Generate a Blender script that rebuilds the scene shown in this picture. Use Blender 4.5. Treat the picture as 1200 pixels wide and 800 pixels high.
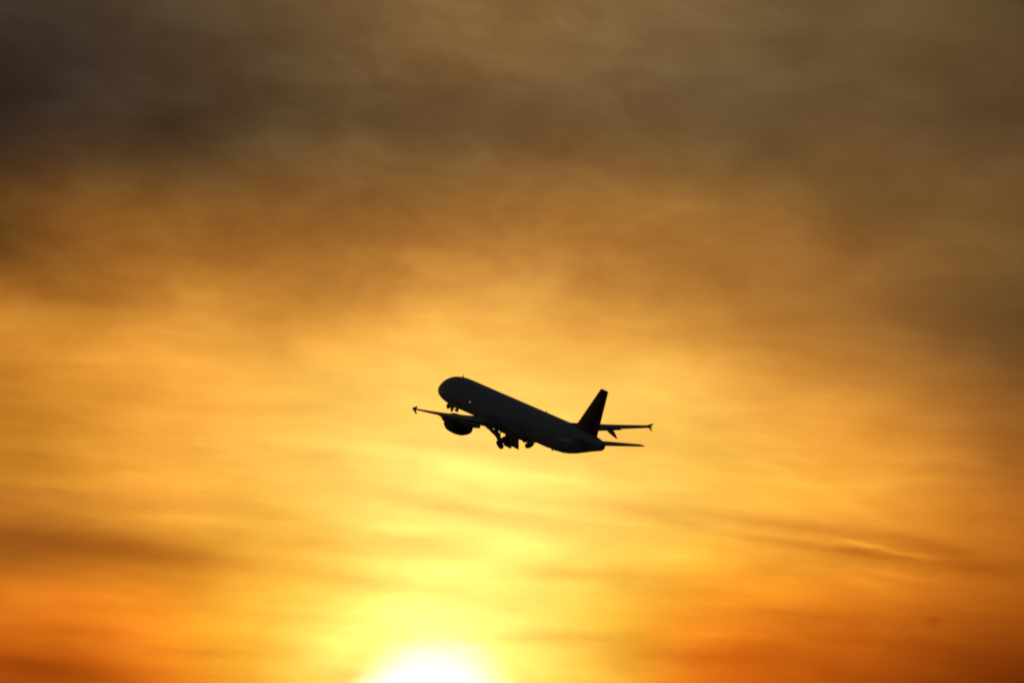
import bpy, bmesh, math, random
from mathutils import Vector, Matrix
import numpy as np

C = bpy.context.scene
random.seed(4)
for o in list(bpy.data.objects):
    bpy.data.objects.remove(o)

# ------------------------------------------------------------------ camera
FOV = 4.0                     # long telephoto, degrees across
EL0 = 5.5                     # the lens looks this far above the horizon
cam_d = bpy.data.cameras.new('camera')
cam = bpy.data.objects.new('camera', cam_d)
C.collection.objects.link(cam)
cam_d.sensor_width = 36.0
cam_d.lens = 18.0 / math.tan(math.radians(FOV / 2))
cam_d.clip_start = 1.0
cam_d.clip_end = 80000.0
CAM = Vector((0, 0, 1.7))
cam.location = CAM
cam.rotation_euler = (math.radians(90 + EL0), 0, 0)
C.camera = cam
C.cycles.filter_width = 2.0      # long-lens softness
C.render.resolution_x, C.render.resolution_y = 1024, 682

C.view_settings.view_transform = 'Standard'
C.view_settings.look = 'None'
C.view_settings.exposure = 0
C.view_settings.gamma = 1
C.view_settings.use_curve_mapping = False

# ------------------------------------------------------------------ sun
K = FOV / 1200.0              # degrees per unit of the sky table below
SUN_AZ = (506 - 600) * K      # clockwise from +Y
SUN_EL = EL0 + (400 - 858) * K
sd = Vector((math.sin(math.radians(SUN_AZ)) * math.cos(math.radians(SUN_EL)),
             math.cos(math.radians(SUN_AZ)) * math.cos(math.radians(SUN_EL)),
             math.sin(math.radians(SUN_EL))))
sl = bpy.data.lights.new('sun', 'SUN')
sl.energy = 1.0
sl.angle = math.radians(0.53)
sl.color = (1.0, 0.62, 0.28)
so = bpy.data.objects.new('sun', sl)
C.collection.objects.link(so)
so.rotation_euler = sd.to_track_quat('Z', 'Y').to_euler()

# ------------------------------------------------------------------ world: clear dusk sky + lit cloud deck round the sun
W = bpy.data.worlds.new('World')
C.world = W
W.use_nodes = True
nt = W.node_tree
nt.nodes.clear()


def srgb(c):
    c = np.asarray(c, float) / 255.0
    return np.where(c <= 0.04045, c / 12.92, ((c + 0.055) / 1.055) ** 2.4)


# Colours of the cloud deck by azimuth (columns, every 1/3 degree) and elevation
# (rows, every 1/6 degree, highest first), read as display colours.
SKY = [
 [(62,50,38),(68,54,40),(82,65,43),(95,75,48),(112,84,54),(125,95,55),(128,96,55),(126,98,60),(124,97,62),(110,85,55),(103,80,48),(105,80,48),(85,68,42)],
 [(56,45,35),(64,50,38),(76,58,42),(88,68,44),(108,84,52),(128,96,55),(130,96,55),(122,94,58),(118,92,58),(108,84,52),(104,80,48),(98,74,46),(92,68,42)],
 [(46,38,32),(62,48,36),(74,56,40),(82,66,40),(104,80,50),(112,84,52),(115,86,50),(116,88,54),(110,86,56),(104,80,50),(102,76,48),(96,72,44),(88,66,40)],
 [(52,38,30),(68,50,36),(66,50,34),(88,68,42),(95,72,45),(104,78,48),(105,78,46),(110,82,50),(112,86,54),(102,78,48),(105,78,48),(96,70,46),(92,68,44)],
 [(80,53,29),(92,62,31),(94,66,35),(108,77,42),(125,90,48),(125,88,46),(135,94,46),(140,98,48),(135,98,50),(115,85,46),(115,82,44),(110,82,44),(105,75,42)],
 [(100,62,22),(130,84,34),(140,90,35),(138,92,42),(135,88,38),(150,100,44),(165,110,50),(165,112,50),(160,108,46),(150,104,48),(120,84,44),(118,84,42),(112,80,42)],
 [(100,62,24),(150,94,34),(165,105,38),(160,104,42),(172,112,44),(185,122,52),(185,125,55),(180,118,52),(165,108,46),(162,105,48),(145,98,44),(130,90,42),(115,84,42)],
 [(190,125,45),(180,112,40),(200,135,50),(200,135,52),(200,132,52),(225,160,70),(225,160,70),(205,140,58),(190,128,50),(170,112,48),(155,102,46),(125,84,42),(100,72,40)],
 [(205,130,40),(222,148,54),(235,160,62),(222,150,58),(250,172,72),(255,190,80),(255,190,80),(245,172,72),(225,158,66),(195,130,52),(170,112,46),(140,92,42),(105,76,40)],
 [(195,122,36),(225,148,50),(250,172,66),(255,180,72),(255,200,85),(255,210,100),(255,210,100),(255,205,92),(255,190,80),(230,155,64),(205,138,52),(170,108,42),(130,82,36)],
 [(198,126,38),(215,140,42),(245,160,60),(255,185,75),(255,215,100),(255,220,105),(255,220,105),(255,215,100),(255,205,92),(250,170,66),(240,165,64),(200,128,46),(150,90,34)],
 [(198,128,36),(225,150,46),(255,172,66),(255,195,80),(255,212,98),(255,240,130),(255,240,130),(255,205,90),(255,195,80),(250,180,68),(245,168,55),(215,140,45),(165,95,34)],
 [(190,115,38),(205,130,44),(245,165,52),(255,195,75),(255,226,105),(255,232,115),(255,225,110),(255,220,105),(255,190,80),(255,180,65),(245,165,55),(220,140,45),(185,105,30)],
 [(165,90,28),(185,102,28),(210,130,38),(250,158,50),(255,208,90),(255,240,125),(255,245,130),(255,220,100),(255,175,62),(245,155,45),(225,138,42),(212,122,36),(180,95,25)],
 [(220,115,28),(235,125,28),(240,140,35),(255,170,50),(255,235,115),(255,250,130),(255,240,120),(255,205,80),(255,155,40),(255,155,40),(230,125,30),(200,105,22),(170,85,18)],
 [(205,98,20),(225,110,20),(255,140,30),(255,200,70),(255,250,125),(255,252,150),(255,250,130),(255,195,65),(245,125,25),(215,108,20),(200,95,18),(170,80,14),(140,58,8)],
 [(165,72,12),(185,85,14),(228,108,20),(255,165,40),(255,235,120),(255,250,150),(255,245,130),(255,190,60),(235,110,20),(195,85,12),(170,72,10),(140,58,8),(110,42,4)],
]
tab = srgb(SKY)                                   # rows x cols x 3, linear
NR_, NC_ = tab.shape[:2]
rat = np.log(tab[:, :, 1:] / tab[:, :, :1])         # even out hue from cell to cell, keep brightness
pad = np.pad(rat, ((1, 1), (1, 1), (0, 0)), mode='edge')
blur = sum(pad[i:i + NR_, j:j + NC_] * w for i, j, w in ((0, 1, 1), (1, 0, 1.5), (1, 1, 2), (1, 2, 1.5), (2, 1, 1))) / 7
tab[:, :, 1:] = tab[:, :, :1] * np.exp(blur)
tab[13:, :, 1] *= 1.06
full = np.asarray(SKY)[:, :, 0] >= 250            # red is clipped there: its true value follows the green
tab[:, :, 0] = np.where(full, np.maximum(tab[:, :, 0], 1.75 * tab[:, :, 1]), tab[:, :, 0])
NR, NC = tab.shape[:2]


def bspl(n):
    m = np.zeros((n, n))
    for i in range(n):
        m[i, i] += 4 / 6
        m[i, max(i - 1, 0)] += 1 / 6
        m[i, min(i + 1, n - 1)] += 1 / 6
    return np.linalg.inv(m)


ctl = np.einsum('ir,rcx->icx', bspl(NR), tab)
ctl = np.einsum('jc,icx->ijx', bspl(NC), ctl)
ctl = np.clip(0.75 * ctl + 0.25 * tab, 0.001, 3.9) / 4      # ramps hold 0..1; scaled back below


class NB:
    """tiny node builder"""
    def n(self, t, **k):
        x = nt.nodes.new(t)
        for a, b in k.items():
            setattr(x, a, b)
        return x

    def put(self, sock, v):
        if isinstance(v, bpy.types.NodeSocket):
            nt.links.new(v, sock)
        else:
            sock.default_value = v

    def m(self, op, *a, clamp=False):
        x = self.n('ShaderNodeMath', operation=op, use_clamp=clamp)
        for i, v in enumerate(a):
            self.put(x.inputs[i], v)
        return x.outputs[0]

    def v(self, op, *a):
        x = self.n('ShaderNodeVectorMath', operation=op)
        for i, v in enumerate(a):
            if op == 'SCALE' and i == 1:
                self.put(x.inputs['Scale'], v)
            else:
                self.put(x.inputs[i], v)
        return x.outputs['Value'] if op in ('DOT_PRODUCT', 'LENGTH') else x.outputs[0]

    def noise(self, vec, scale, detail=3, rough=0.5):
        x = self.n('ShaderNodeTexNoise')
        x.inputs['Scale'].default_value = scale
        x.inputs['Detail'].default_value = detail
        x.inputs['Roughness'].default_value = rough
        nt.links.new(vec, x.inputs['Vector'])
        return x

    def comb(self, a, b, c=0.0):
        x = self.n('ShaderNodeCombineXYZ')
        for i, v in enumerate((a, b, c)):
            self.put(x.inputs[i], v)
        return x.outputs[0]

    def step(self, v, a, b, c=0.0, d=1.0):
        x = self.n('ShaderNodeMapRange', interpolation_type='SMOOTHSTEP')
        self.put(x.inputs['Value'], v)
        x.inputs['From Min'].default_value = a
        x.inputs['From Max'].default_value = b
        x.inputs['To Min'].default_value = c
        x.inputs['To Max'].default_value = d
        return x.outputs['Result']


N = NB()
tc = N.n('ShaderNodeTexCoord')
dirv = N.v('NORMALIZE', tc.outputs['Generated'])
sep = N.n('ShaderNodeSeparateXYZ')
nt.links.new(dirv, sep.inputs[0])
az = N.m('MULTIPLY', N.m('ARCTAN2', sep.outputs['X'], sep.outputs['Y']), 180 / math.pi)
el = N.m('MULTIPLY', N.m('ARCSINE', sep.outputs['Z']), 180 / math.pi)
# table units: 300 per degree, x to the right of due north, y down from the top of the deck
X0 = N.m('ADD', N.m('DIVIDE', az, K), 600.0)
Y0 = N.m('SUBTRACT', 400.0 + EL0 / K, N.m('DIVIDE', el, K))

# wind-drawn turbulence: shifts the bands, more sideways than up and down
P0 = N.comb(N.m('MULTIPLY', X0, 0.0045), N.m('MULTIPLY', Y0, 0.011))
w1 = N.noise(P0, 1.0, 4, 0.55)
w1c = N.v('SUBTRACT', w1.outputs['Color'], (0.5, 0.5, 0.5))
s1 = N.n('ShaderNodeSeparateXYZ')
nt.links.new(w1c, s1.inputs[0])
X = N.m('ADD', X0, N.m('MULTIPLY', s1.outputs['X'], 60.0))
Y = N.m('ADD', Y0, N.m('MULTIPLY', s1.outputs['Y'], 34.0))

U = N.m('DIVIDE', N.m('ADD', X, 100.0), 1400.0, clamp=True)
V = N.m('DIVIDE', Y, 800.0, clamp=True)

acc = None
for i in range(NR):
    r = N.n('ShaderNodeValToRGB')
    cr = r.color_ramp
    cr.interpolation = 'B_SPLINE'
    pos = [(100 + 100 * j) / 1400.0 for j in range(NC)]
    cr.elements[0].position = pos[0]
    cr.elements[1].position = pos[-1]
    for p in pos[1:-1]:
        cr.elements.new(p)
    for j, e in enumerate(cr.elements):
        e.color = (*ctl[i, j], 1)
    nt.links.new(U, r.inputs[0])
    wr = N.n('ShaderNodeValToRGB')
    cw = wr.color_ramp
    cw.interpolation = 'B_SPLINE'
    ids = [k for k in range(i - 2, i + 3) if 0 <= k < NR]
    cw.elements[0].position = ids[0] / (NR - 1)
    cw.elements[1].position = ids[-1] / (NR - 1)
    for k in ids[1:-1]:
        cw.elements.new(k / (NR - 1))
    for k, e in zip(ids, cw.elements):
        q = 1.0 if k == i else 0.0
        e.color = (q, q, q, 1)
    nt.links.new(V, wr.inputs[0])
    if acc is None:
        acc = N.v('MULTIPLY', r.outputs[0], wr.outputs[0])
    else:
        acc = N.v('MULTIPLY_ADD', r.outputs[0], wr.outputs[0], acc)


w2 = N.noise(N.comb(N.m('MULTIPLY', X0, 0.030), N.m('MULTIPLY', Y0, 0.060), 2.2), 1.0, 4, 0.6)
s2 = N.n('ShaderNodeSeparateXYZ')
nt.links.new(N.v('SUBTRACT', w2.outputs['Color'], (0.5, 0.5, 0.5)), s2.inputs[0])


def streak(cx, cy, sx, sy, ang, warp=1.0):
    """soft elongated wisp, turbulence-bent; returns 0..1"""
    c, s = math.cos(math.radians(ang)), math.sin(math.radians(ang))
    xx = N.m('ADD', N.m('SUBTRACT', X0, cx), N.m('MULTIPLY', s1.outputs['Z'], 20.0 * warp))
    yy = N.m('ADD', N.m('SUBTRACT', Y0, cy), N.m('MULTIPLY', s1.outputs['Y'], 18.0 * warp))
    yy = N.m('ADD', yy, N.m('MULTIPLY', s2.outputs['Y'], 16.0 * warp))
    a = N.m('DIVIDE', N.m('ADD', N.m('MULTIPLY', xx, c), N.m('MULTIPLY', yy, s)), sx)
    b = N.m('DIVIDE', N.m('SUBTRACT', N.m('MULTIPLY', yy, c), N.m('MULTIPLY', xx, s)), sy)
    return N.m('EXPONENT', N.m('MULTIPLY', N.m('ADD', N.m('MULTIPLY', a, a), N.m('MULTIPLY', b, b)), -1.0))


# cloud wisps: (x, y, length, height, tilt, optical depth; negative = bright gap)
WISPS = [
 (1018, 637.5, 28, 3.0, 13, -0.27, 0.7), (1072, 650, 36, 3.2, 9, -0.25, 0.75), (1040, 645, 60, 9, 11, -0.06, 0.8), (960, 619, 150, 10, 8, 0.30, 0.6), (1100, 640, 60, 7, 14, 0.14, 0.5),
 (925, 635, 65, 6, 7, 0.22, 0.5), (1012, 646, 45, 7, 8, 0.34, 0.5), (1125, 663, 95, 11, 7, 0.32, 0.6), (770, 604, 70, 7, 12, 0.12, 0.5),
 (1050, 672, 45, 5, 10, -0.14, 0.6), (940, 722, 120, 10, 3, 0.22, 0.7), (820, 770, 90, 10, 2, 0.20, 0.7), (1040, 752, 90, 8, 3, 0.16, 0.7), (860, 745, 60, 6, 1, -0.10, 0.7), (800, 697, 70, 7, 2, 0.12, 0.7),
 (815, 652, 65, 16, 4, -0.20, 0.6), (1020, 684, 60, 9, 20, -0.13, 0.6), (960, 573, 110, 8, 24, -0.09, 0.4), (150, 700, 110, 8, 2, -0.12, 0.6), (110, 740, 100, 7, 4, 0.14, 0.6), (250, 765, 70, 7, 4, 0.12, 0.6), (70, 575, 90, 6, 3, 0.14, 0.6), (180, 605, 90, 6, 3, -0.10, 0.6),
 (80, 632, 140, 17, 5, 0.30, 0.7), (200, 651, 100, 11, 5, 0.26, 0.5), (40, 781, 120, 14, 7, 0.38, 0.4),
 (1096, 728, 8, 5, -10, 0.18, 0.0), (240, 345, 26, 12, 0, -0.08, 1.0), (60, 422, 80, 5, 2, -0.08, 0.5),
 (90, 345, 110, 13, 8, 0.14, 0.6), (200, 391, 55, 5, 7, -0.08, 0.4), (330, 410, 24, 20, 50, 0.08, 1.0),
 (565, 556, 100, 17, 9, -0.22, 0.4), (420, 525, 110, 10, 5, -0.12, 0.4), (510, 592, 120, 11, 11, 0.17, 0.5), (660, 603, 95, 6, 7, -0.14, 0.4), (600, 637, 80, 17, 3, -0.20, 0.5),
 (465, 618, 60, 6, 2, -0.10, 0.5), (484, 633, 40, 6, 0, 0.10, 0.6), (520, 666, 65, 14, 0, -0.20, 0.7), (500, 715, 110, 30, 0, -0.12, 0.7), (417, 683, 60, 11, 3, 0.16, 0.6),
 (670, 672, 80, 8, 2, 0.12, 0.6), (650, 747, 65, 10, 0, 0.16, 0.7), (360, 640, 60, 9, 4, 0.10, 0.6), (350, 725, 60, 8, 2, 0.08, 0.6),
 (395, 752, 32, 26, 0, -0.10, 0.6), (420, 793, 40, 8, 3, 0.25, 0.5),
]
tau = None
for (cx, cy, sx, sy, an, d, wp) in WISPS:
    g = N.m('MULTIPLY', streak(cx, cy, sx, sy, an, wp), d)
    tau = g if tau is None else N.m('ADD', tau, g)

# fine fibrous cirrus texture and broad mottling, both stretched along the wind
f1 = N.noise(N.comb(N.m('MULTIPLY', X, 0.006), N.m('MULTIPLY', N.m('ADD', Y, N.m('MULTIPLY', X, -0.06)), 0.030), 3.7), 1.0, 5, 0.55)
f2 = N.noise(N.comb(N.m('MULTIPLY', X0, 0.010), N.m('MULTIPLY', Y0, 0.016), 9.1), 1.0, 3, 0.5)
tau = N.m('ADD', tau, N.m('MULTIPLY', N.m('SUBTRACT', f1.outputs[0], 0.5), N.step(Y0, 250.0, 500.0, 0.22, 0.45)))
tau = N.m('ADD', tau, N.m('MULTIPLY', N.m('SUBTRACT', f2.outputs[0], 0.5), 0.22))
f4 = N.noise(N.comb(N.m('MULTIPLY', X, 0.0032), N.m('ADD', N.m('MULTIPLY', Y, 0.042), N.m('MULTIPLY', X, -0.0035)), 7.9), 1.0, 4, 0.6)
tau = N.m('ADD', tau, N.m('MULTIPLY', N.m('SUBTRACT', f4.outputs[0], 0.5), N.step(Y0, 330.0, 560.0, 0.05, 0.28)))
# billowy altocumulus lumps in the high dark deck, leaning down to the right
f3 = N.noise(N.comb(N.m('ADD', N.m('MULTIPLY', X0, 0.0100), N.m('MULTIPLY', Y0, 0.0050)),
                    N.m('SUBTRACT', N.m('MULTIPLY', Y0, 0.0170), N.m('MULTIPLY', X0, 0.0045)), 5.3), 1.0, 5, 0.55)
f3.inputs['Distortion'].default_value = 0.5
high = N.m('MULTIPLY', N.step(Y0, 300.0, 470.0, 1.0, 0.12), N.step(X0, 500.0, 1000.0, 0.85, 0.45))
tau = N.m('ADD', tau, N.m('MULTIPLY', N.m('MULTIPLY', N.m('SUBTRACT', f3.outputs[0], 0.5), high), 0.85))
# cloud takes blue first, then green, then red
ext = N.n('ShaderNodeCombineXYZ')
for i, kx in enumerate((0.85, 1.25, 1.5)):
    nt.links.new(N.m('EXPONENT', N.m('MULTIPLY', tau, -kx)), ext.inputs[i])
deck = N.v('MULTIPLY', N.v('SCALE', acc, 4.0), ext.outputs[0])

# the sun's disc behind thin cloud
cs = N.v('DOT_PRODUCT', dirv, tuple(sd))
ang = N.m('MULTIPLY', N.m('ARCCOSINE', N.m('MINIMUM', cs, 1.0)), 180 / math.pi)
# ragged thin cloud blurs the limb
angw = N.m('ADD', ang, N.m('ADD', N.m('MULTIPLY', N.m('SUBTRACT', f2.outputs[0], 0.5), 0.10), N.m('MULTIPLY', N.m('SUBTRACT', f1.outputs[0], 0.5), 0.06)))
disc = N.step(angw, 0.17, 0.42, 1.0, 0.0)
glow = N.m('EXPONENT', N.m('MULTIPLY', N.m('MULTIPLY', ang, ang), -1 / 0.34 ** 2))
sunc = N.v('ADD', N.v('SCALE', (1.2, 1.1, 1.0), disc), N.v('SCALE', (0.5, 0.40, 0.10), glow))
deck = N.v('ADD', deck, sunc)

sky = N.n('ShaderNodeTexSky', sky_type='NISHITA', sun_disc=False)
sky.sun_elevation = math.radians(SUN_EL)
sky.sun_rotation = math.radians(SUN_AZ)
sky.dust_density = 3.0
clear = N.v('SCALE', sky.outputs[0], 0.016)
away = N.step(ang, 5.0, 28.0, 1.0, 0.0)          # deck glows only near the sun
mx = N.n('ShaderNodeMix', data_type='VECTOR')
nt.links.new(away, mx.inputs['Factor'])
nt.links.new(clear, mx.inputs[4])
nt.links.new(deck, mx.inputs[5])
bg = N.n('ShaderNodeBackground')
nt.links.new(mx.outputs[1], bg.inputs['Color'])
bg.inputs['Strength'].default_value = 1.0
wo = N.n('ShaderNodeOutputWorld')
nt.links.new(bg.outputs[0], wo.inputs[0])


# ------------------------------------------------------------------ materials
def mat(name, col, rough=0.4, metal=0.0, vary=0.12, scale=1.5, coat=0.0):
    m = bpy.data.materials.new(name)
    m.use_nodes = True
    t = m.node_tree
    b = t.nodes['Principled BSDF']
    b.inputs['Metallic'].default_value = metal
    b.inputs['Coat Weight'].default_value = coat
    b.inputs['Coat Roughness'].default_value = 0.3
    c = t.nodes.new('ShaderNodeTexCoord')
    no = t.nodes.new('ShaderNodeTexNoise')
    no.inputs['Scale'].default_value = scale
    no.inputs['Detail'].default_value = 5
    t.links.new(c.outputs['Object'], no.inputs['Vector'])
    r = t.nodes.new('ShaderNodeValToRGB')
    r.color_ramp.elements[0].position = 0.3
    r.color_ramp.elements[1].position = 0.7
    r.color_ramp.elements[0].color = (*[x * (1 - vary) for x in col], 1)
    r.color_ramp.elements[1].color = (*[min(1, x * (1 + vary)) for x in col], 1)
    t.links.new(no.outputs[0], r.inputs[0])
    t.links.new(r.outputs[0], b.inputs['Base Color'])
    q = t.nodes.new('ShaderNodeMapRange')
    q.inputs['To Min'].default_value = max(0.05, rough - 0.1)
    q.inputs['To Max'].default_value = min(1, rough + 0.1)
    t.links.new(no.outputs[0], q.inputs['Value'])
    t.links.new(q.outputs[0], b.inputs['Roughness'])
    return m


M = {
 'white': mat('white_paint', (0.5, 0.45, 0.45), 0.45),
 'red': mat('dark_red_paint', (0.26, 0.035, 0.02), 0.35, coat=0.2),
 'grey': mat('wing_grey_paint', (0.27, 0.23, 0.22), 0.4, coat=0.2),
 'metal': mat('bare_metal', (0.35, 0.34, 0.33), 0.4, 0.9),
 'gear': mat('gear_grey_paint', (0.3, 0.3, 0.3), 0.45),
 'dark': mat('hot_section_metal', (0.06, 0.055, 0.05), 0.45, 0.6),
 'rubber': mat('tyre_rubber', (0.02, 0.02, 0.02), 0.8),
 'glass': mat('dark_glass', (0.015, 0.017, 0.02), 0.1),
 'navy': mat('dark_nacelle_paint', (0.07, 0.045, 0.05), 0.35),
}
# the fuselage paint carries the row of cabin windows
fm = mat('fuselage_paint', (0.66, 0.60, 0.60), 0.5, coat=0.3)
t = fm.node_tree
b = t.nodes['Principled BSDF']
old = b.inputs['Base Color'].links[0].from_socket
tcn = [n for n in t.nodes if n.type == 'TEX_COORD'][0]
sx = t.nodes.new('ShaderNodeSeparateXYZ')
t.links.new(tcn.outputs['Object'], sx.inputs[0])


def fmath(op, a, bb=None):
    x = t.nodes.new('ShaderNodeMath')
    x.operation = op
    for i, v in enumerate((a, bb)):
        if v is None:
            continue
        if isinstance(v, bpy.types.NodeSocket):
            t.links.new(v, x.inputs[i])
        else:
            x.inputs[i].default_value = v
    return x.outputs[0]


cell = fmath('SUBTRACT', fmath('FRACT', fmath('DIVIDE', fmath('ADD', sx.outputs['X'], 100), 0.533)), 0.5)
ex = fmath('DIVIDE', cell, 0.22)
ez = fmath('DIVIDE', fmath('SUBTRACT', sx.outputs['Z'], 0.42), 0.17)
d2 = fmath('ADD', fmath('POWER', fmath('ABSOLUTE', ex), 3.0), fmath('POWER', fmath('ABSOLUTE', ez), 3.0))
inside = fmath('LESS_THAN', d2, 1.0)
span = fmath('LESS_THAN', fmath('ABSOLUTE', fmath('ADD', sx.outputs['X'], 0.5)), 15.0)
fac = fmath('MULTIPLY', inside, span)
mm = t.nodes.new('ShaderNodeMix')
mm.data_type = 'RGBA'
t.links.new(fac, mm.inputs[0])
t.links.new(old, mm.inputs[6])
mm.inputs[7].default_value = (0.42, 0.38, 0.38, 1)
t.links.new(mm.outputs[2], b.inputs['Base Color'])
M['fuse'] = fm

lm = bpy.data.materials.new('lamp_lens')
lm.use_nodes = True
lb = lm.node_tree.nodes['Principled BSDF']
lb.inputs['Base Color'].default_value = (0.8, 0.8, 0.8, 1)
lb.inputs['Emission Color'].default_value = (1.0, 0.92, 0.9, 1)
lb.inputs['Emission Strength'].default_value = 0.5
M['lamp'] = lm

# ------------------------------------------------------------------ ground
gm = mat('field_ground', (0.06, 0.06, 0.035), 0.95, 0, 0.4, 0.02)
bm = bmesh.new()
bmesh.ops.create_circle(bm, cap_ends=True, radius=40000, segments=96)
me = bpy.data.meshes.new('ground')
bm.to_mesh(me)
bm.free()
me.materials.append(gm)
g = bpy.data.objects.new('ground', me)
C.collection.objects.link(g)
g['kind'] = 'structure'

# ------------------------------------------------------------------ mesh helpers; body coordinates (aft of nose, port, up)
REF = 20.0


def Q(a, p, z):
    return Vector((REF - a, p, z))


def part(name, bm, material, parent, smooth=True, label=None, sharp=40):
    bmesh.ops.remove_doubles(bm, verts=bm.verts, dist=1e-4)
    bmesh.ops.recalc_face_normals(bm, faces=bm.faces)
    me = bpy.data.meshes.new(name)
    bm.to_mesh(me)
    bm.free()
    me.materials.append(M[material])
    if smooth:
        for f in me.polygons:
            f.use_smooth = True
        me.set_sharp_from_angle(angle=math.radians(sharp))
    o = bpy.data.objects.new(name, me)
    C.collection.objects.link(o)
    o.parent = parent
    if label:
        o['label'] = label
    return o


def loft(bm, rings, caps=True, closed=True):
    vs = [[bm.verts.new(p) for p in r] for r in rings]
    n = len(vs[0])
    for a, b_ in zip(vs[:-1], vs[1:]):
        for i in range(n if closed else n - 1):
            j = (i + 1) % n
            bm.faces.new((a[i], a[j], b_[j], b_[i]))
    if caps:
        bm.faces.new(vs[0][::-1])
        bm.faces.new(vs[-1])
    return vs


def tube(bm, pts, rad, seg=14):
    """pts: list of Vectors, rad: one radius or a list"""
    if not isinstance(rad, (list, tuple)):
        rad = [rad] * len(pts)
    rings = []
    for i, p in enumerate(pts):
        d = (pts[min(i + 1, len(pts) - 1)] - pts[max(i - 1, 0)]).normalized()
        u = d.orthogonal().normalized()
        if i and rings:
            u = (last - d * last.dot(d)).normalized()
        last = u
        w = d.cross(u)
        rings.append([p + (u * math.cos(k * 2 * math.pi / seg) + w * math.sin(k * 2 * math.pi / seg)) * rad[i] for k in range(seg)])
    loft(bm, rings)


def airfoil(n=14, t=0.12, camber=0.015):
    """closed loop of (chord fraction, height fraction)"""
    up, lo = [], []
    for i in range(n + 1):
        x = 0.5 * (1 - math.cos(math.pi * i / n))
        y = 5 * t * (0.2969 * math.sqrt(x) - 0.126 * x - 0.3516 * x * x + 0.2843 * x ** 3 - 0.1036 * x ** 4)
        c = camber * 4 * x * (1 - x)
        up.append((x, c + y))
        lo.append((x, c - y))
    return up[::-1] + lo[1:-1]


def panel(bm, pts, thick):
    """a flat plate from a polygon of Vectors, extruded along its normal"""
    n = (pts[1] - pts[0]).cross(pts[2] - pts[0]).normalized() * thick / 2
    loft(bm, [[p + n for p in pts], [p - n for p in pts]])


def revolve(bm, prof, origin, axis, seg=36, squash=1.0):
    """prof: (distance along axis, radius)"""
    u = axis.orthogonal().normalized()
    w = axis.cross(u)
    rings = []
    for s, r in prof:
        rings.append([origin + axis * s + (u * math.cos(k * 2 * math.pi / seg) + w * math.sin(k * 2 * math.pi / seg)) * r for k in range(seg)])
    loft(bm, rings)


# ------------------------------------------------------------------ the airliner
plane = bpy.data.objects.new('airliner', None)
C.collection.objects.link(plane)
plane['label'] = 'twin engine airliner climbing in dark silhouette in front of the orange sunset sky'
plane['category'] = 'airplane'

FUS = [  # aft, half width, top, bottom
 (-2.3, 0.03, -0.60, -0.66), (-2.18, 0.32, -0.30, -0.94), (-1.9, 0.62, -0.02, -1.18), (-1.4, 0.95, 0.34, -1.42),
 (-0.8, 1.24, 0.70, -1.60), (-0.1, 1.49, 1.15, -1.76), (0.7, 1.70, 1.53, -1.88), (1.7, 1.87, 1.82, -1.98),
 (3.0, 1.955, 2.00, -2.05), (4.6, 1.975, 2.07, -2.07), (12, 1.975, 2.07, -2.07), (20, 1.975, 2.07, -2.07),
 (28, 1.975, 2.07, -2.07), (30.5, 1.97, 2.07, -2.03), (32.5, 1.94, 2.07, -1.99), (34.5, 1.85, 2.06, -1.80),
 (36.5, 1.68, 2.03, -1.42), (38.5, 1.43, 1.97, -0.92), (40.5, 1.10, 1.86, -0.40), (42.0, 0.82, 1.72, -0.04),
 (43.0, 0.62, 1.60, 0.20), (43.5, 0.48, 1.50, 0.34), (43.7, 0.36, 1.38, 0.54)]


def catmull(T, steps=4):
    out = []
    for i in range(len(T) - 1):
        p = [np.array(T[max(0, min(len(T) - 1, k))]) for k in (i - 1, i, i + 1, i + 2)]
        for s in range(steps):
            x = s / steps
            # monotone-ish: plain Hermite with non-uniform tangents
            h = p[2][0] - p[1][0]
            m0 = (p[2] - p[0]) / max(1e-6, p[2][0] - p[0][0])
            m1 = (p[3] - p[1]) / max(1e-6, p[3][0] - p[1][0])
            q = ((2*x**3-3*x**2+1)*p[1] + (x**3-2*x**2+x)*h*m0 + (-2*x**3+3*x**2)*p[2] + (x**3-x**2)*h*m1)
            out.append(q)
    out.append(np.array(T[-1]))
    return out


bm = bmesh.new()
SEG = 48
rings = []
for (a, hw, tp, bt) in catmull(FUS):
    zc, rz = (tp + bt) / 2, (tp - bt) / 2
    rings.append([Q(a, hw * math.cos(k * 2 * math.pi / SEG), zc + rz * math.sin(k * 2 * math.pi / SEG)) for k in range(SEG)])
loft(bm, rings)
fus = part('fuselage', bm, 'fuse', plane, sharp=60)

# cockpit windows follow the nose: a band of panes a little proud of the skin
ring_at = lambda a: min(catmull(FUS, 12), key=lambda q: abs(q[0] - a))
bm = bmesh.new()


def skin(a, ang, off=0.012):
    q = ring_at(a)
    zc, rz = (q[2] + q[3]) / 2, (q[2] - q[3]) / 2
    return Q(a, (q[1] + off) * math.cos(ang), zc + (rz + off) * math.sin(ang))


for sgn in (1, -1):
    for (a0, a1, t0, t1) in ((-0.5, 0.05, 52, 84), (-0.3, 0.4, 28, 50), (0.45, 1.1, 24, 40)):
        q = []
        for aa, tt in ((a0, t0), (a1, t0 + 4), (a1, t1), (a0, t1)):
            an = math.radians(tt) if sgn > 0 else math.radians(180 - tt)
            q.append(skin(aa, an))
        bm.faces.new([bm.verts.new(p) for p in q])
part('cockpit_window', bm, 'glass', fus, False)

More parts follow.
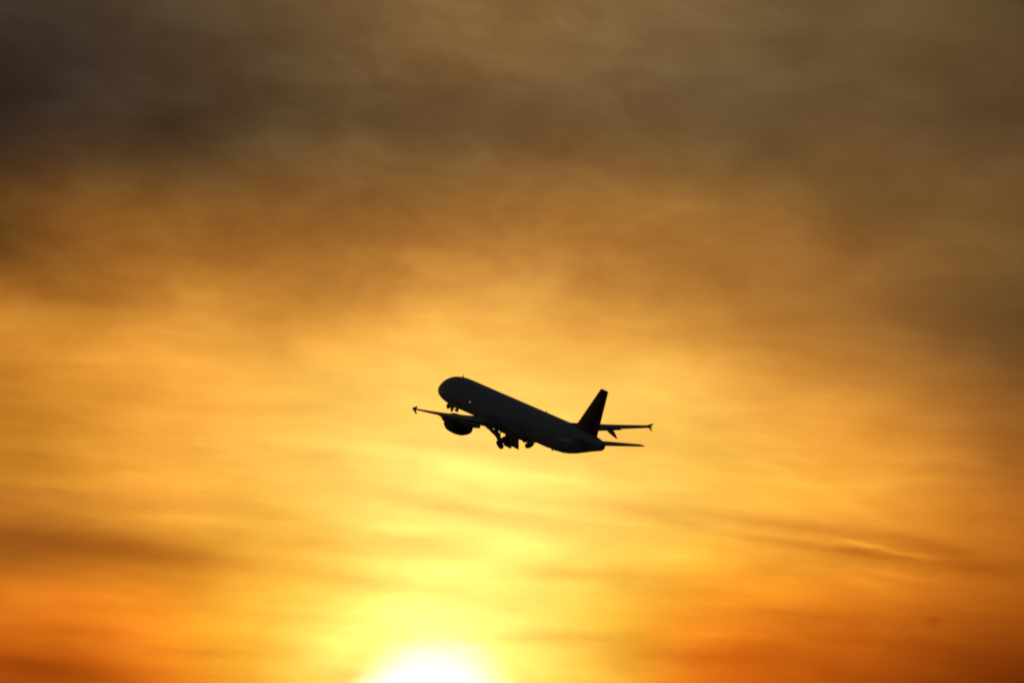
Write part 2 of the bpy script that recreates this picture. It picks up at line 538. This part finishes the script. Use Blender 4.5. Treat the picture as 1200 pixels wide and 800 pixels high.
bm = bmesh.new()
panel(bm, [Q(3.0, 0, 1.97), Q(3.3, 0, 2.0), Q(3.42, 0, 2.4), Q(3.3, 0, 2.4)], 0.03)
part('antenna', bm, 'gear', fus, False)
bm = bmesh.new()
panel(bm, [Q(27.0, 0, 2.05), Q(27.35, 0, 2.05), Q(27.42, 0, 2.33), Q(27.28, 0, 2.33)], 0.03)
part('antenna', bm, 'gear', fus, False)
bm = bmesh.new()
panel(bm, [Q(30.0, 0, -2.02), Q(30.5, 0, -2.0), Q(30.6, 0, -2.32), Q(30.4, 0, -2.32)], 0.04)
part('antenna', bm, 'gear', fus, False)
bm = bmesh.new()
tube(bm, [Q(43.65, 0, 0.96), Q(43.9, 0, 0.98)], [0.26, 0.23], 20)
part('exhaust_outlet', bm, 'dark', fus)
# lit inspection lamp on the port flank
la = math.radians(-2)
bm = bmesh.new()
lc = Q(9.9, 1.975 * math.cos(la), 2.07 * math.sin(la))
revolve(bm, [(-0.02, 0.02), (-0.02, 0.09), (0.03, 0.08), (0.045, 0.03)], lc, Vector((0, math.cos(la), math.sin(la))), 16)
part('inspection_lamp', bm, 'lamp', fus, label='small lit white lamp on the dark flank')

# belly fairing
bm = bmesh.new()
rings = []
for a, hw, bt in ((14.2, 0.9, -2.0), (15.2, 1.7, -2.25), (16.5, 2.15, -2.48), (18.5, 2.28, -2.58), (21.5, 2.28, -2.58), (23.8, 2.15, -2.48), (25.4, 1.7, -2.25), (26.6, 0.9, -2.0)):
    rings.append([Q(a, hw * math.cos(k * 2 * math.pi / 24) , -1.3 + (abs(bt) - 1.3) * (math.sin(k * 2 * math.pi / 24))) for k in range(24)])
loft(bm, rings)
part('belly_fairing', bm, 'white', plane, sharp=60)

# wings
LE = lambda y: 15.3 + 0.525 * (y - 1.975)


def TE(y):
    return 21.55 + 0.06 * (y - 1.975) if y < 6.4 else 21.82 + (24.72 - 21.82) * (y - 6.4) / 10.6


def WZ(y):
    d = max(0, y - 2)
    return -1.22 + 0.092 * d + 0.0025 * d * d


def inc(y):
    return math.radians(3.6 - 4.0 * (y / 17.0))


def section(y, s, f0=0.0, f1=1.0, t=None, drop=0.0, aft=0.0, rot=0.0, scale=1.0):
    """airfoil of the wing at span y cut to the chord range, as Vectors"""
    c = TE(y) - LE(y)
    t = t if t else 0.15 - 0.03 * min(1, y / 12)
    pts = []
    i = inc(y)
    prof = airfoil(12, t)
    if f1 < 1.0:
        keep = [(min(x, f1), h) for x, h in prof]
        # height at the cut
        out = []
        for (x, h), (x0, h0) in zip(keep, prof):
            if x0 > f1:
                out.append((f1, h0 + (0.022 if h0 > 0 else -0.0)))
            else:
                out.append((x, h))
        prof = out
    for x, h in prof:
        a = LE(y) + (x * math.cos(i) + h * math.sin(i)) * c
        z = WZ(y) + (0.35 - x) * math.sin(i) * c + h * c * math.cos(i)
        pts.append(Q(a, s * y, z))
    return pts


def flap_section(y, s, f0, defl, aft, drop):
    """flap airfoil starting at chord fraction f0, deflected"""
    c = TE(y) - LE(y)
    fc = (1 - f0) * c * 1.12
    i = inc(y)
    a0 = LE(y) + f0 * c + aft
    z0 = WZ(y) + (0.35 - f0) * math.sin(i) * c - drop
    d = i + math.radians(defl)
    pts = []
    for x, h in airfoil(9, 0.13, 0.0):
        pts.append(Q(a0 + (x * math.cos(d) + h * math.sin(d)) * fc, s * y, z0 - x * math.sin(d) * fc + h * fc * math.cos(d)))
    return pts


for s in (1, -1):
    bm = bmesh.new()
    ys = [1.2, 1.975, 3.0, 4.2, 5.3, 6.4, 7.8, 9.2, 10.6, 12.0, 13.2]
    loft(bm, [section(y, s, f1=0.86) for y in ys])
    loft(bm, [section(y, s) for y in (13.2, 14.4, 15.6, 16.6, 17.0)])
    wing = part('wing', bm, 'grey', plane, sharp=50)
    for (y0, y1, n) in ((2.2, 6.2, 4), (6.5, 13.15, 6)):
        bm = bmesh.new()
        loft(bm, [flap_section(y0 + (y1 - y0) * k / n, s, 0.80, 7, 0.08, 0.05) for k in range(n + 1)])
        part('flap', bm, 'grey', wing, sharp=50)
    bm = bmesh.new()
    # wingtip fence: arrow-shaped plate above and below the tip
    y, zt, a0 = 17.0, WZ(17.0), LE(17.0)
    panel(bm, [Q(a0 - 0.15, s * y, zt), Q(a0 + 1.2, s * (y + .10), zt + 0.5), Q(a0 + 1.5, s * (y + .10), zt + 0.5), Q(a0 + 0.95, s * y, zt + .05), Q(a0 + 0.95, s * y, zt - .05),
               Q(a0 + 1.5, s * (y + .06), zt - 0.5), Q(a0 + 1.2, s * (y + .06), zt - 0.5)], 0.05)
    part('wingtip_fence', bm, 'white', wing, False)
    for yy, ln, dp in ((4.3, 3.6, 0.55), (8.6, 3.6, 0.62), (12.0, 3.2, 0.36)):
        bm = bmesh.new()
        a0 = TE(yy) - 0.42 * (TE(yy) - LE(yy)) - 0.4
        z0 = WZ(yy) - 0.25
        rings = []
        for f, r in ((0, .03), (.08, .14), (.25, .24), (.45, .29), (.65, .26), (.85, .15), (.96, .06), (1, .02)):
            a = a0 + f * ln
            bend = max(0, f - 0.45) / 0.55
            zc = z0 - 0.12 - 0.10 * f - dp * bend ** 1.3 * 1.35
            rings.append([Q(a, s * yy + r * .62 * math.cos(k * math.pi / 8), zc + r * 1.25 * math.sin(k * math.pi / 8)) for k in range(16)])
        loft(bm, rings)
        part('flap_fairing', bm, 'grey', wing, sharp=60)

    # engine under the wing
    ec, ez = 5.85, -2.3
    ax = Vector((-1, 0, 0))          # aft
    o0 = Q(13.0, s * ec, ez)
    bm = bmesh.new()
    prof = [(0.55, 0.96), (0.2, 0.98), (0.03, 1.03), (0.0, 1.08), (0.05, 1.14), (0.3, 1.22), (0.8, 1.27), (1.5, 1.30), (2.4, 1.28), (3.2, 1.20), (4.0, 1.00), (4.7, 0.76), (4.72, 0.70), (4.4, 0.68), (4.0, 0.60)]
    revolve(bm, prof, o0, ax)
    eng = part('engine', bm, 'navy', plane, sharp=50)
    bm = bmesh.new()
    revolve(bm, [(0.30, 0.02), (0.42, 0.12), (0.62, 0.24), (0.64, 0.95), (0.72, 0.95)], o0, ax)
    part('fan', bm, 'dark', eng)
    bm = bmesh.new()
    revolve(bm, [(3.9, 0.40), (4.6, 0.34), (5.1, 0.20), (5.4, 0.04)], o0, ax)
    part('exhaust_cone', bm, 'dark', eng)
    bm = bmesh.new()
    rings = []
    for a, zt, zb, w in ((14.0, -1.12, -1.3, .05), (15.6, -0.85, -1.5, .17), (17.4, -0.8, -1.8, .2), (19.2, -0.95, -1.9, .17), (21.0, -1.1, -1.6, .06)):
        rings.append([Q(a, s * ec + w * math.cos(k * math.pi / 6), (zt + zb) / 2 + (zt - zb) / 2 * math.sin(k * math.pi / 6)) for k in range(12)])
    loft(bm, rings)
    part('pylon', bm, 'white', eng, sharp=60)

    # tailplane
    bm = bmesh.new()
    rings = []
    for f in (0.0, 0.15, 0.5, 0.9, 0.97, 1.0):
        y = 0.3 + 5.75 * f
        le = 38.6 + 3.75 * f + (0.25 if f == 1 else 0)
        te = 42.2 + 1.55 * f
        zz = 0.74 + 0.58 * f
        rings.append([Q(le + x * (te - le), s * y, zz + h * (te - le)) for x, h in airfoil(10, 0.12, 0.0)])
    loft(bm, rings)
    part('tailplane', bm, 'grey', plane, sharp=50)

# fin with dorsal fillet, and rudder behind it
bm = bmesh.new()


def fin_le(z):
    return 35.7 + (z - 2.0) * (41.0 - 35.7) / 5.9


def fin_te(z):
    return 41.9 + (z - 2.0) * (43.05 - 41.9) / 5.9


def fin_ring(z, f0, f1, thk=0.10):
    c = fin_te(z) - fin_le(z)
    return [Q(fin_le(z) + min(max(x, f0), f1) * c, h * c, z) for x, h in airfoil(12, thk, 0.0)]


loft(bm, [fin_ring(z, 0, 0.70) for z in (1.3, 2.0, 4.0, 6.0, 7.7, 7.85)] + [[Q(fin_le(7.9) + 0.15 + min(x, .70) * (fin_te(7.9) - fin_le(7.9) - 0.15), h * 1.0, 7.9) for x, h in airfoil(12, .08, 0)]])
# dorsal fillet
rings = []
for a, zt, w in ((33.4, 2.03, .03), (34.6, 2.18, .10), (35.8, 2.42, .16), (36.8, 2.85, .16)):
    rings.append([Q(a, w * math.cos(k * math.pi / 6), 1.6 + (zt - 1.6) * math.sin(k * math.pi / 6)) for k in range(12)])
loft(bm, rings)
fin = part('tail_fin', bm, 'red', plane, sharp=50)
bm = bmesh.new()
loft(bm, [fin_ring(z, 0.715, 1.0, 0.10) for z in (1.75, 3.0, 5.0, 7.0, 7.88)])
part('rudder', bm, 'red', fin, sharp=50)


# landing gear, folding away after take-off
def wheel(parent, c, axis, R, w):
    bm = bmesh.new()
    revolve(bm, [(-w / 2 * .75, R * .55), (-w / 2, R * .70), (-w / 2 * .9, R * .90), (-w / 2 * .55, R), (w / 2 * .55, R), (w / 2 * .9, R * .90), (w / 2, R * .70), (w / 2 * .75, R * .55)], c, axis, 28)
    o = part('wheel', bm, 'rubber', parent)
    bm = bmesh.new()
    revolve(bm, [(-w * .42, .03), (-w * .42, R * .56), (w * .42, R * .56), (w * .42, .03)], c, axis, 20)
    part('rim', bm, 'metal', parent)


TH = {1: 36, -1: 52}
for s in (1, -1):
    th = math.radians(TH[s])
    top = Q(21.6 if s > 0 else 20.9, 4.0 if s > 0 else -3.35, -1.25)
    d = Vector((0, -s * math.sin(th), -math.cos(th)))      # down the leg
    axle = top + d * (2.3 if s > 0 else 2.6) + Vector((-0.15, 0, 0))
    across = Vector((0, s * math.cos(th), -math.sin(th)))
    bm = bmesh.new()
    tube(bm, [top, top + d * 1.4], 0.2)
    tube(bm, [top + d * 1.3, axle], 0.15)
    tube(bm, [axle - across * 0.5, axle + across * 0.5], 0.13)
    tube(bm, [Q(20.6, s * 2.6, -1.5), top + d * 1.5], 0.08)
    tube(bm, [top + d * 1.0 + Vector((-.2, 0, 0)), axle + Vector((-.3, 0, 0)) - d * .35, axle], 0.05)
    gear = part('main_gear', bm, 'gear', plane)
    for q in (-1, 1):
        wheel(gear, axle + across * 0.46 * q, across, 0.62, 0.48)
    bm = bmesh.new()          # leg door, outboard
    o_ = across * 0.30
    panel(bm, [top + o_ + d * .1 + Vector((.45, 0, 0)), top + o_ + d * .1 + Vector((-.55, 0, 0)), top + o_ + d * 1.95 + Vector((-.6, 0, 0)), top + o_ + d * 1.95 + Vector((.45, 0, 0))], 0.05)
    part('leg_door', bm, 'white', gear, False)
    bm = bmesh.new()          # bay door hanging from the keel
    e = 2.3 if s > 0 else 2.0
    panel(bm, [Q(19.9 - e, s * 0.25, -2.45), Q(22.4 - e, s * 0.25, -2.45), Q(22.4 - e, s * 0.5, -4.1), Q(20.3 - e, s * 0.5, -4.05)], 0.05)
    part('bay_door', bm, 'navy', gear, False)

top = Q(2.9, 0, -1.8)
axle = Q(0.8, 0, -2.28)
d = (axle - top).normalized()
bm = bmesh.new()
tube(bm, [top, top + d * 1.2], 0.11)
tube(bm, [top + d * 1.1, axle], 0.07)
tube(bm, [axle + Vector((0, -.3, 0)), axle + Vector((0, .3, 0))], 0.06)
tube(bm, [Q(2.4, 0, -2.55), top + d * .9], 0.05)
tube(bm, [Q(2.9, 0, -1.9), Q(2.4, 0, -2.6)], 0.06)
ng = part('nose_gear', bm, 'gear', plane)
for q in (-1, 1):
    wheel(ng, axle + Vector((0, .26 * q, 0)), Vector((0, 1, 0)), 0.38, 0.22)
for s in (-1, 1):
    bm = bmesh.new()
    panel(bm, [Q(1.7, s * .35, -1.93), Q(2.7, s * .35, -1.97), Q(2.5, s * .4, -2.7), Q(1.9, s * .4, -2.8)], 0.04)
    part('gear_door', bm, 'white', ng, False)

# ------------------------------------------------------------------ place the airliner
YAW, PITCH, ROLL, DIST, TX, TZ = 0.46906566, 0.18981551, 0.06859197, 1880.1, 0.8373, -9.752


def rotm(ax, t):
    return Matrix.Rotation(t, 3, 'XYZ'[ax])


B = Matrix(((0, -1, 0), (1, 0, 0), (0, 0, 1)))     # forward -> +Y, port -> -X, up -> +Z
Rb = rotm(2, YAW) @ rotm(0, PITCH) @ rotm(1, ROLL) @ B
tilt = rotm(0, math.radians(EL0))                 # the pose above is relative to the line of sight
plane.matrix_world = Matrix.Translation(CAM + tilt @ Vector((TX, DIST, TZ))) @ (tilt @ Rb).to_4x4()
